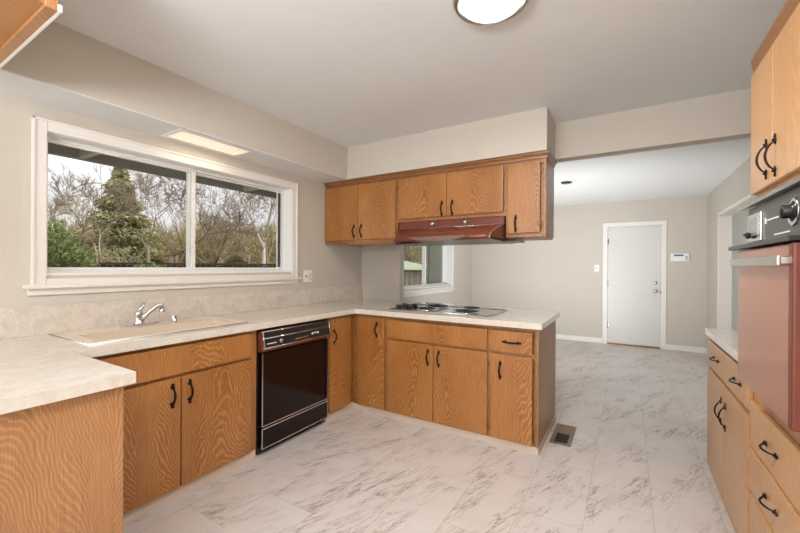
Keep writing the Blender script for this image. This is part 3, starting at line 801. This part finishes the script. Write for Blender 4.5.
# ------------------------------------------------------------------ RIGHT SIDE RUN
TY0, TY1, BY1 = 1.33, 2.12, 3.09
t = thing('base_cabinet', 'oak base cabinet on the right with two drawers above two doors', 'cabinet', (3.47, 2.6, 0), 'oak cabinets on the right')
MB(f_right).box(TY1, BY1, -(WX - XR), -.018, .0, .872).build('carcass', M['oak_lit_frame'], t)
mb = MB(f_right)
mb.box(TY1, TY1 + .02, -.018, 0, 0.0, .872, .0015); mb.box(BY1 - .02, BY1, -.018, 0, 0.0, .872, .0015); mb.box(2.59, 2.61, -.018, 0, .09, .872, .0015)
for a, b in ((0.0, .075), (.66, .70), (.85, .872)): mb.box(TY1 + .02, BY1 - .02, -.018, 0, a, b, .0015)
mb.build('face_frame', M['oak_lit_frame'], t)
for a, b, hp in ((2.606, 3.075, 2.80), (2.135, 2.598, 2.31)):
    d = MB(f_right).box(a, b, 0, .019, .692, .846, .004).build('drawer_front', M['oak_lit'], t); handle(f_right, hp, .019, .770, d, vertical=False)
door(f_right, 2.606, 3.075, .06, .670, t, 'oak_lit', hpos=2.655, hz=.52)
door(f_right, 2.135, 2.600, .06, .670, t, 'oak_lit', hpos=2.552, hz=.52)
mb = MB(); mb.box(XR - .028, WX, TY1 + .002, BY1 + .022, Z0 - .002, Z1 - .003, .002)
ctr = mb.build('countertop', M['laminate']); tag(ctr, 'short beige countertop on the right beside the wall oven', 'countertop')
MB().box(WX - .02, WX - .0005, TY1 + .002, BY1 + .02, Z1 - .003, 1.01, .002).build('backsplash', M['splash'], ctr)

t = thing('oven_cabinet', 'tall oak cabinet holding the wall oven at the right edge', 'cabinet', (3.47, 1.8, 0), 'oak cabinets on the right')
DEP = WX - XR
mb = MB(f_right)
mb.box(TY0, TY1, -DEP, -.018, 0, .80); mb.box(TY0, TY1, -DEP, -.018, 1.58, 2.17); mb.box(TY0, TY0 + .02, -DEP, -.018, .80, 1.58); mb.box(TY1 - .02, TY1, -DEP, -.018, .80, 1.58); mb.box(TY0 + .02, TY1 - .02, -DEP, -DEP + .02, .80, 1.58)
mb.build('carcass', M['oak_lit_frame'], t)
mb = MB(f_right)
mb.box(TY0, TY0 + .03, -.018, 0, 0, 2.17, .0015); mb.box(TY1 - .03, TY1, -.018, 0, 0, 2.17, .0015)
for a, b in ((0, .16), (.34, .38), (.53, .58), (.74, .86), (1.56, 1.62), (2.08, 2.17)): mb.box(TY0 + .03, TY1 - .03, -.018, 0, a, b, .0015)
mb.build('face_frame', M['oak_lit_frame'], t)
door(f_right, 1.842, 2.116, 1.605, 2.105, t, 'oak_lit', hpos=1.90, hz=1.705)
door(f_right, 1.345, 1.838, 1.605, 2.105, t, 'oak_lit', hpos=1.80, hz=1.695)
for a, b in ((.565, .748), (.375, .548), (.07, .358)):
    d = MB(f_right).box(TY0 + .012, TY1 - .012, 0, .019, a, b, .004).build('drawer_front', M['oak_lit'], t)
    if a > .3: handle(f_right, 1.83, .019, (a + b) / 2 - .005, d, vertical=False)
mb = MB(f_right)
mb.prism([(TY0, -.018, 2.108), (TY0, .010, 2.110), (TY0, .012, 2.13), (TY0, .018, 2.165), (TY0, .018, 2.176), (TY0, -.018, 2.176)], (TY1 - TY0 + .0, 0, 0), .001)
mb.build('crown_moulding', M['oak_trim'], t)

# --- wall oven
t = thing('wall_oven', 'coppertone built-in wall oven with grey control panel at the right edge', 'oven', (3.4, 1.74, .87))
OV0, OV1 = 1.365, 2.02
MB(f_right).box(OV0 + .01, OV1 - .01, -.5, -.002, .875, 1.555).build('body', M['steel'], t)
MB(f_right).box(OV0, OV1, -.002, .012, .868, 1.562, .003).build('trim_frame', M['chrome'], t)
pan = MB(f_right).box(OV0 + .012, OV1 - .005, .01, .045, 1.392, 1.532, .003).build('control_panel', M['oven_panel'], t)
MB(f_right).box(1.83, 2.0, .045, .051, 1.40, 1.505, .002).build('clock_bezel', M['chrome'], pan)
clk = MB(f_right).box(1.855, 1.975, .050, .053, 1.42, 1.488, .001).build('clock_window', M['oven_clock'], pan)
mb = MB(f_right); mb.tube([(1.95, .053, 1.425), (1.95, .066, 1.425)], .012, 12); mb.tube([(1.925, .066, 1.425), (1.975, .066, 1.43)], .006, 6); mb.build('clock_knob', M['black'], pan)
mb = MB(f_right); mb.lathe([(0, 0), (.030, 0), (.030, .004), (.026, .006), (.020, .010), (.020, .026), (.017, .030), (0, .031)], (1.53, .045, 1.465), (0, 1, 0), 24); kb = mb.build('temperature_knob', M['black'], pan)
mb = MB(f_right); mb.lathe([(.036, 0), (.042, 0), (.042, .004), (.036, .004)], (1.53, .045, 1.465), (0, 1, 0), 28); mb.build('dial_ring', M['chrome'], pan)
for a_, b_, c_, d_, nm in ((1.785, 1.80, 1.455, 1.475, 'emblem'), (1.65, 1.77, 1.463, 1.467, 'marking'), (1.56, 1.70, 1.408, 1.412, 'marking')):
    MB(f_right).box(a_, b_, .045, .0465, c_, d_).build(nm, M['plate'], pan)
mb = MB(f_right); mb.prism([(OV0 - .01, -.0, 1.545), (OV0 - .01, .066, 1.534), (OV0 - .01, .070, 1.542), (OV0 - .01, .03, 1.572), (OV0 - .01, 0, 1.576)], (OV1 - OV0 + .05, 0, 0), .002)
mb.build('top_trim', M['steel'], t)
mb = MB(f_right); mb.box(OV0 + .002, OV1 + .03, .0, .10, 1.371, 1.386, .002); mb.build('vent_strip', M['black'], t)
d0, d1 = 1.50, 1.965
od = MB(f_right).box(OV0 + .002, OV1 - .07, .012, .088, .872, 1.366, .006).build('door', M['oven_glass'], t)
MB(f_right).box(OV0 + .0, OV0 + .035, .03, .092, .872, 1.366, .006).build('door_edge', M['copper'], od)
mb = MB(f_right); mb.box(OV0 + .02, OV1 - .10, .108, .118, 1.305, 1.333, .004); mb.box(OV0 + .03, OV0 + .05, .087, .109, 1.31, 1.33, .002); mb.box(OV1 - .135, OV1 - .118, .087, .109, 1.31, 1.33, .002)
mb.build('handle', M['steel'], od)

# --- wall cabinet high over the left return (near the camera)
t = thing('wall_cabinet', 'oak cabinet hung from the ceiling at the top left corner, seen from below', 'cabinet', (.75, .25, 2.11))
MB().box(.33, 1.145, .0, .425, 2.125, CEIL - .002).build('carcass', M['oak'], t)
MB().box(.33, 1.155, .425, .455, 2.113, CEIL - .002, .002).build('face_frame', M['oak_plain'], t)
MB().box(.33, 1.16, .455, .466, 2.113, 2.135, .002).build('edge_strip', M['white'], t, label='white edge strip')

# ------------------------------------------------------------------ LIGHTS IN VIEW
# flush ceiling light
t = thing('ceiling_light', 'round flush ceiling light with metal rim, glowing white', 'ceiling light', (2.215, 1.60, CEIL))
c0 = (2.215, 1.60, CEIL)
MB().lathe([(0, 0), (.158, 0), (.166, -.006), (.168, -.02), (.158, -.034), (.146, -.038), (.146, -.03), (0, -.03)], c0, n=48).build('rim', M['steel'], t)
MB().lathe([(0, -.03), (.132, -.031), (.126, -.042), (.10, -.048), (.06, -.052), (0, -.053)], c0, n=48).build('diffuser', M['lamp'], t)
d = bpy.data.lights.new('ceiling_light_bulb', 'AREA'); d.shape = 'DISK'; d.size = .26; d.energy = 26; d.color = (1, .97, .93)
o = bpy.data.objects.new('ceiling_light_bulb', d); COL.objects.link(o); o.location = (c0[0], c0[1], CEIL - .062)
# recessed light in the soffit over the sink
t = thing('soffit_light', 'rectangular recessed light in the soffit above the window, glowing warm', 'ceiling light', (.16, 1.6, SZ - .006))
z_ = SZ - .006; lx0, lx1, ly0, ly1 = .05, .285, 1.31, 1.86
mb = MB(); k = .022
mb.box(lx0, lx0 + k, ly0, ly1, z_ - .006, z_, .002); mb.box(lx1 - k, lx1, ly0, ly1, z_ - .006, z_, .002); mb.box(lx0 + k, lx1 - k, ly0, ly0 + k, z_ - .006, z_, .002); mb.box(lx0 + k, lx1 - k, ly1 - k, ly1, z_ - .006, z_, .002)
mb.build('frame', M['white'], t)
MB().box(lx0 + k, lx1 - k, ly0 + k, ly1 - k, z_ - .003, z_).build('lens', M['lamp_warm'], t)
d = bpy.data.lights.new('soffit_light_tube', 'AREA'); d.shape = 'RECTANGLE'; d.size = .15; d.size_y = .4; d.energy = 0.7; d.color = (1, .82, .6)
o = bpy.data.objects.new('soffit_light_tube', d); COL.objects.link(o); o.location = (.165, 1.595, z_ - .012)
# recessed downlight in the dining ceiling
t = thing('recessed_downlight', 'small dark recessed downlight with white ring in the dining room ceiling', 'ceiling light', (2.06, 5.25, DCEIL))
MB().lathe([(.066, -.001), (.098, -.001), (.096, -.007), (.066, -.010)], (2.06, 5.25, DCEIL), n=32).build('trim_ring', M['white'], t)
MB().lathe([(0, -.002), (.066, -.002), (.066, -.022), (.058, -.026), (0, -.024)], (2.05, 5.25, DCEIL), n=32).build('baffle', M['black'], t)

# ------------------------------------------------------------------ SMALL WALL THINGS
def plate(name, label, cat, fr_pts, toggle):
    pass
t = thing('wall_outlet', 'white combined switch and outlet plate right of the kitchen window', 'outlet', (0, 2.713, 1.195))
MB().box(0, .007, 2.655, 2.772, 1.135, 1.255, .003).build('cover_plate', M['plate'], t)
for zz in (1.168, 1.215):
    mb = MB(); mb.lathe([(0, 0), (.016, 0), (.0155, .002), (0, .0025)], (.007, 2.742, zz), (1, 0, 0), 16); s_ = mb.build('socket', M['plate'], t)
    mb = MB(); mb.box(.009, .0102, 2.735, 2.738, zz - .006, zz + .007); mb.box(.009, .0102, 2.746, 2.749, zz - .006, zz + .007); mb.box(.009, .0102, 2.739, 2.745, zz - .012, zz - .008); mb.build('slot', M['slot'], s_)
mb = MB(); mb.box(.007, .018, 2.681, 2.69, 1.185, 1.202, .002); mb.build('toggle', M['slot'], t)
t = thing('light_switch', 'white light switch plate on the far wall left of the door', 'light switch', (2.275, FAR, 1.29))
MB().box(2.24, 2.312, FAR - .006, FAR, 1.23, 1.348, .003).build('cover_plate', M['plate'], t)
MB().box(2.271, 2.281, FAR - .016, FAR - .006, 1.28, 1.30, .002).build('toggle', M['slot'], t)
t = thing('alarm_keypad', 'white alarm keypad with a blue display on the far wall right of the door', 'keypad', (3.43, FAR, 1.47))
MB().box(3.31, 3.55, FAR - .03, FAR, 1.405, 1.535, .01).build('housing', M['plate'], t)
MB().box(3.355, 3.475, FAR - .0315, FAR - .0295, 1.487, 1.512, .0005).build('display', M['blue'], t)
mb = MB()
for k in range(3): mb.box(3.50 + 0 * k, 3.525, FAR - .032, FAR - .0295, 1.43 + k * .022, 1.44 + k * .022, .001)
mb.build('buttons', M['slot'], t)

# floor vent
t = thing('floor_vent', 'bronze metal floor register in the marble floor beside the peninsula end', 'vent', (2.31, 3.145, 0))
vx0, vx1, vy0, vy1 = 2.238, 2.385, 2.95, 3.34
mb = MB(); k = .028
mb.box(vx0, vx0 + k, vy0, vy1, 0, .005, .002); mb.box(vx1 - k, vx1, vy0, vy1, 0, .005, .002); mb.box(vx0 + k, vx1 - k, vy0, vy0 + k, 0, .005, .002); mb.box(vx0 + k, vx1 - k, vy1 - k, vy1, 0, .005, .002)
mb.box(vx0 + k, vx1 - k, 3.155, 3.175, 0, .005, .001)
mb.build('frame', M['vent'], t)
MB().box(vx0 + k, vx1 - k, vy0 + k, 3.155, 0, .0012).build('duct_opening', M['vent_dark'], t)
MB().box(vx0 + k, vx1 - k, 3.175, vy1 - k, 0, .0015).build('damper', M['vent_wood'], t)
mb = MB()
for i in range(9): mb.box(vx0 + k + .006 + i * .0098, vx0 + k + .009 + i * .0098, vy0 + k, 3.155, .001, .003)
mb.build('louver', M['vent_dark'], t)

# ------------------------------------------------------------------ OUTSIDE
GZ = -0.45
struct(MB().box(-70, -.2, -30, 90, GZ - .2, GZ).build('ground', M['ground']))
# eave
mb = MB(); mb.box(-.74, -.21, -2, 7.6, 2.16, 2.20); mb.box(-.76, -.72, -2, 7.6, 2.075, 2.21)
struct(mb.build('trim_4', M['eave']))
for y in (1.12, 2.50, 3.9):
    mb = MB(); mb.box(-.72, -.21, y, y + .04, 2.08, 2.16, .003)
    struct(mb.build('trim_5', M['rafter']))
# neighbouring wing of the house seen through the dining window
struct(MB().box(-1.40, -.22, 7.9, 8.1, GZ, 2.9).build('wall_exterior', M['stucco']))

def ray(px, py):
    a = (px - 400) / 374.09; u = -(py - 266.7) / 374.09
    c_, s_ = math.cos(.5461), math.sin(.5461)
    return Vector((a * c_ - s_, a * s_ + c_, u))
CP = Vector((2.7285, 0, 1.2969))
def spot(px, dist):
    d = ray(px, 266); d.z = 0; d.normalize(); p = CP + d * dist; p.z = GZ; return p

def grow(mb, p, d, L, r, depth, rng, droop=0.0, spread=.55, twist=1.0):
    """recursive bare branch"""
    segs = 3 if depth > 1 else 2
    pts = [p.copy()]; rs = [r]
    q = p.copy(); dd = d.normalized()
    for i in range(segs):
        dd = (dd + Vector((rng.uniform(-1, 1), rng.uniform(-1, 1), rng.uniform(-.5, .7) - droop)) * .16 * twist).normalized()
        q = q + dd * (L / segs); pts.append(q.copy()); rs.append(r * (1 - .42 * (i + 1) / segs))
    mb.tube(pts, [max(k_, .006) for k_ in rs], 5 if r > .03 else 3)
    if depth <= 0: return
    nb = rng.choice((2, 3, 3)) if depth > 1 else rng.choice((3, 4))
    for k in range(nb):
        ax = dd.orthogonal().normalized(); ax.rotate(Quaternion(dd, rng.uniform(0, 2 * PI)))
        nd = (dd * (1 - spread * .4) + ax * spread * rng.uniform(.6, 1.3)).normalized(); nd.z += .12 - droop
        tt = rng.uniform(.55, 1.0) if k else 1.0
        base = pts[0].lerp(pts[-1], tt) if k else pts[-1]
        if k:
            ii = min(int(tt * segs), segs - 1); fr_ = tt * segs - ii; base = pts[ii].lerp(pts[ii + 1], fr_)
        grow(mb, base, nd, L * rng.uniform(.6, .8), rs[-1] * rng.uniform(.6, .85), depth - 1, rng, droop, spread, twist)

def bare_tree(px, dist, height, label, mat='bark', seed=1, depth=6, r=.13, lean=0.0, trunk=.26, spread=.55, stems=1, twist=1.0):
    rng = random.Random(seed); p = spot(px, dist)
    mb = MB()
    for s_ in range(stems):
        a = rng.uniform(0, 6.28); off = 0.0 if stems == 1 else .3
        grow(mb, p + Vector((math.cos(a), math.sin(a), 0)) * off * .5, Vector((lean + math.cos(a) * off, lean + math.sin(a) * off, 1)), height * trunk, r * (1 if stems == 1 else .6), depth, rng, 0, spread, twist)
    o = mb.build('bare_tree', M[mat], origin=p, recalc=False); tag(o, label, 'tree', 'winter trees outside the kitchen window')
    return o

def leaf_cloud(mb, c, rx, rz, n, size, rng, cone=False, shell=.35, thin=False):
    for i in range(n):
        if cone:
            h = rng.random() ** 1.25; rr = (1 - h) * rx * (.35 + .65 * rng.random() ** .4) * (.72 + .28 * math.sin(h * 46 + rng.random() * 2)); a = rng.uniform(0, 2 * PI)
            q = Vector((c.x + rr * math.cos(a), c.y + rr * math.sin(a), c.z + h * rz)); out = Vector((math.cos(a), math.sin(a), -.35 + rng.uniform(-.3, .3)))
        else:
            v = Vector((rng.gauss(0, 1), rng.gauss(0, 1), rng.gauss(0, 1))).normalized(); k = rng.uniform(shell, 1) ** .6
            k *= .8 + .35 * mnoise.noise(v * 2.1 + c)
            q = Vector((c.x + v.x * rx * k, c.y + v.y * rx * k, max(c.z - rz * .9, c.z + v.z * rz * k))); out = v + Vector((rng.uniform(-.7, .7), rng.uniform(-.7, .7), rng.uniform(-.7, .7)))
        out.normalize(); sd = out.orthogonal(); sd.rotate(Quaternion(out, rng.uniform(0, 6.28))); sd.normalize()
        s = size * rng.uniform(.5, 1.3)
        if thin:
            out.z = abs(out.z) + .3; out.normalize(); w_ = .022
            v0 = mb.bm.verts.new(q - sd * w_); v1 = mb.bm.verts.new(q + sd * w_); v2 = mb.bm.verts.new(q + out * s * 4)
            mb.bm.faces.new((v0, v1, v2)); continue
        v0 = mb.bm.verts.new(q - sd * s * .35); v1 = mb.bm.verts.new(q + sd * s * .35); v2 = mb.bm.verts.new(q + out * s * 1.2)
        v3 = mb.bm.verts.new(q + out * s * .3 + out.cross(sd) * s * .4)
        mb.bm.faces.new((v0, v1, v2)); mb.bm.faces.new((v0, v3, v2))

def top_h(dist, px, py):      # world height of a pixel row at a horizontal distance
    d = ray(px, py); k = math.hypot(d.x, d.y); return 1.2969 + d.z / k * dist - GZ

# conifer
dc = 24; pc = spot(120, dc); Hc = top_h(dc, 120, 168)
t = thing('conifer_tree', 'tall conical evergreen tree in the left window pane', 'tree', pc)
mb = MB(); mb.tube([pc, pc + Vector((0, 0, Hc * .95))], [.22, .03], 8); mb.build('trunk', M['bark_dark'], t)
mb = MB(); leaf_cloud(mb, pc + Vector((0, 0, .6)), 2.9, Hc - .6, 9000, .22, random.Random(5), cone=True); mb.build('foliage', M['leaf_conifer'], t, recalc=False)
# green shrub
def shrub(px, dist, toppy, rad, label, mat, n, size, seed, group=None, name='garden_shrub'):
    p = spot(px, dist); H = top_h(dist, px, toppy)
    t = thing(name, label, 'shrub', p, group)
    rng = random.Random(seed)
    mb = MB()
    for k in range(7):
        a = rng.uniform(0, 6.28); mb.tube([p, p + Vector((math.cos(a) * rad * .25, math.sin(a) * rad * .25, H * .35)), p + Vector((math.cos(a) * rad * .4, math.sin(a) * rad * .4, H * .6))], [.03, .02, .008], 4)
    mb.build('stems', M['bark'], t, recalc=False)
    mb = MB(); leaf_cloud(mb, p + Vector((0, 0, H * .52)), rad, H * .52, n, size, rng, thin=(name == 'winter_brush')); mb.build('foliage', M[mat], t, recalc=False)
shrub(45, 8.5, 213, .82, 'leafy green shrub at the left edge of the kitchen window view', 'leaf_green', 14000, .05, 2)
shrub(150, 12, 258, .6, 'low bright green shrub at the foot of the left pane', 'leaf_green', 2500, .08, 12)
# distant brush masses
GB = 'brush along the back of the garden'
for i, (px, dist, tp, rad, mat, nm) in enumerate([
        (72, 27, 226, 2.8, 'leaf_olive', 'olive winter brush behind the leafy green shrub'),
        (98, 28, 232, 2.6, 'leaf_brown', 'brown brush left of the conical evergreen'),
        (145, 27, 226, 2.8, 'leaf_conifer', 'dark brush right of the conical evergreen'),
        (168, 29, 234, 2.8, 'leaf_brown', 'brown brush behind the forked dark bare tree'),
        (188, 26, 234, 2.8, 'leaf_olive', 'olive brush behind the centre stile of the window'),
        (213, 27, 222, 3.0, 'leaf_olive', 'tall olive brush at the left of the right pane'),
        (236, 28, 230, 3.0, 'leaf_brown', 'pinkish brown brush in the middle of the right pane'),
        (258, 30, 226, 3.0, 'leaf_olive', 'olive brush behind the pale trunk'),
        (282, 26, 226, 3.0, 'leaf_olive', 'olive brush at the right edge of the window view')]):
    shrub(px, dist, tp, rad, nm, mat, 4200, .2, 30 + i, GB, 'winter_brush')
# bare trees
bare_tree(70, 18, 8.6, 'slender grey bare tree left of the conical evergreen', 'bark', 3, 7, .11)
bare_tree(92, 19, 7.6, 'pale multi-stemmed bare tree left of the conical evergreen', 'twig', 11, 7, .11, stems=2)
bare_tree(112, 15, 3.6, 'short pale forked bare tree in front of the evergreen', 'twig', 8, 5, .10, stems=2)
bare_tree(163, 15, 8.6, 'dark bare tree with long forked branches in the left pane', 'bark_dark', 21, 7, .14, twist=1.4, spread=.7, trunk=.24)
bare_tree(148, 22, 10.5, 'thin bare tree behind the dark forked tree', 'bark', 13, 7, .12)
bare_tree(180, 20, 8.5, 'spreading grey bare tree just left of the window centre stile', 'bark', 41, 6, .12)
bare_tree(205, 17, 8.4, 'bare tree just right of the window centre stile', 'bark_dark', 17, 6, .12)
bare_tree(224, 18, 6.6, 'rounded twiggy bare tree in the right pane', 'twig', 19, 6, .13, stems=3, spread=.65)
bare_tree(242, 20, 9.0, 'tall thin bare tree in the middle of the right pane', 'bark', 23, 6, .10)
bare_tree(262, 16, 8.0, 'pale-trunked bare tree near the right edge of the window view', 'bark_pale', 29, 7, .14, trunk=.36)
bare_tree(277, 15, 6.5, 'small bare tree at the right edge of the window view', 'bark', 31, 6, .10)
# low garden fence at the foot of the kitchen window view
def fence(px0, px1, dist, top, label, mat, boards=True, extra=None):
    A, B = spot(px0, dist), spot(px1, dist); L = (B - A).length; ux = (B - A).normalized(); nn = Vector((-ux.y, ux.x, 0))
    t = thing('garden_fence', label, 'fence', A)
    H = top - GZ
    def bx(mb, s0, s1, o0, o1, z0, z1):
        P = [A + ux * s + nn * o for s, o in ((s0, o0), (s1, o0), (s1, o1), (s0, o1))]
        mb.prism([(p.x, p.y, GZ + z0) for p in P], (0, 0, z1 - z0))
    mb = MB(); n = int(L / .145); rng = random.Random(7)
    for i in range(n):
        bx(mb, i * L / n + .008, (i + 1) * L / n - .006, 0, .02, .05, H - .06 - rng.uniform(0, .015))
    mb.build('boards', M[mat], t)
    mb = MB(); bx(mb, 0, L, -.04, .06, H - .06, H); bx(mb, 0, L, .02, .06, .25, .33)
    mb.build('rails', M['fence_dark'], t)
    k = int(L / 2.4) + 1
    for i in range(k + 1):
        mb = MB(); bx(mb, i * L / k - .05, i * L / k + .05, .02, .12, 0, H + .02); mb.build('post', M['fence_dark'], t)
fence(40, 300, 13, 1.36, 'low dark fence along the foot of the kitchen window view', 'fence_dark')
fence(396, 440, 11, 1.2, 'grey board fence with dark top rail outside the dining window', 'fence')
# neighbour's pale roof and tree beyond the dining window fence
pr_ = spot(412, 19)
mb = MB(); ra = spot(392, 17); rb = spot(440, 21)
u_ = (rb - ra).normalized(); n2_ = Vector((-u_.y, u_.x, 0))
P0 = [ra + Vector((0, 0, 1.2 - GZ)), rb + Vector((0, 0, 1.2 - GZ)), rb + n2_ * 4 + Vector((0, 0, 1.95 - GZ)), ra + n2_ * 4 + Vector((0, 0, 1.7 - GZ))]
t = thing('neighbour_house', 'low neighbouring house with a pale green roof beyond the board fence', 'house', pr_)
mb.prism([tuple(p) for p in P0], (0, 0, -.12)); mb.build('roof', M['roofing'], t)
mb = MB(); Q = [ra + n2_ * .5, rb + n2_ * .5, rb + n2_ * 3.9, ra + n2_ * 3.9]
mb.prism([(p.x, p.y, GZ) for p in Q], (0, 0, 1.15 - GZ)); mb.build('walls', M['stucco'], t)
p = spot(408, 27); t = thing('garden_tree', 'leafy olive tree above the roof outside the dining window', 'tree', p)
mb = MB(); mb.tube([p, p + Vector((0, 0, 4))], [.2, .1], 6); mb.build('trunk', M['bark'], t)
mb = MB(); leaf_cloud(mb, p + Vector((0, 0, 4.4)), 3.6, 3.4, 9000, .2, random.Random(77)); mb.build('foliage', M['leaf_olive'], t, recalc=False)
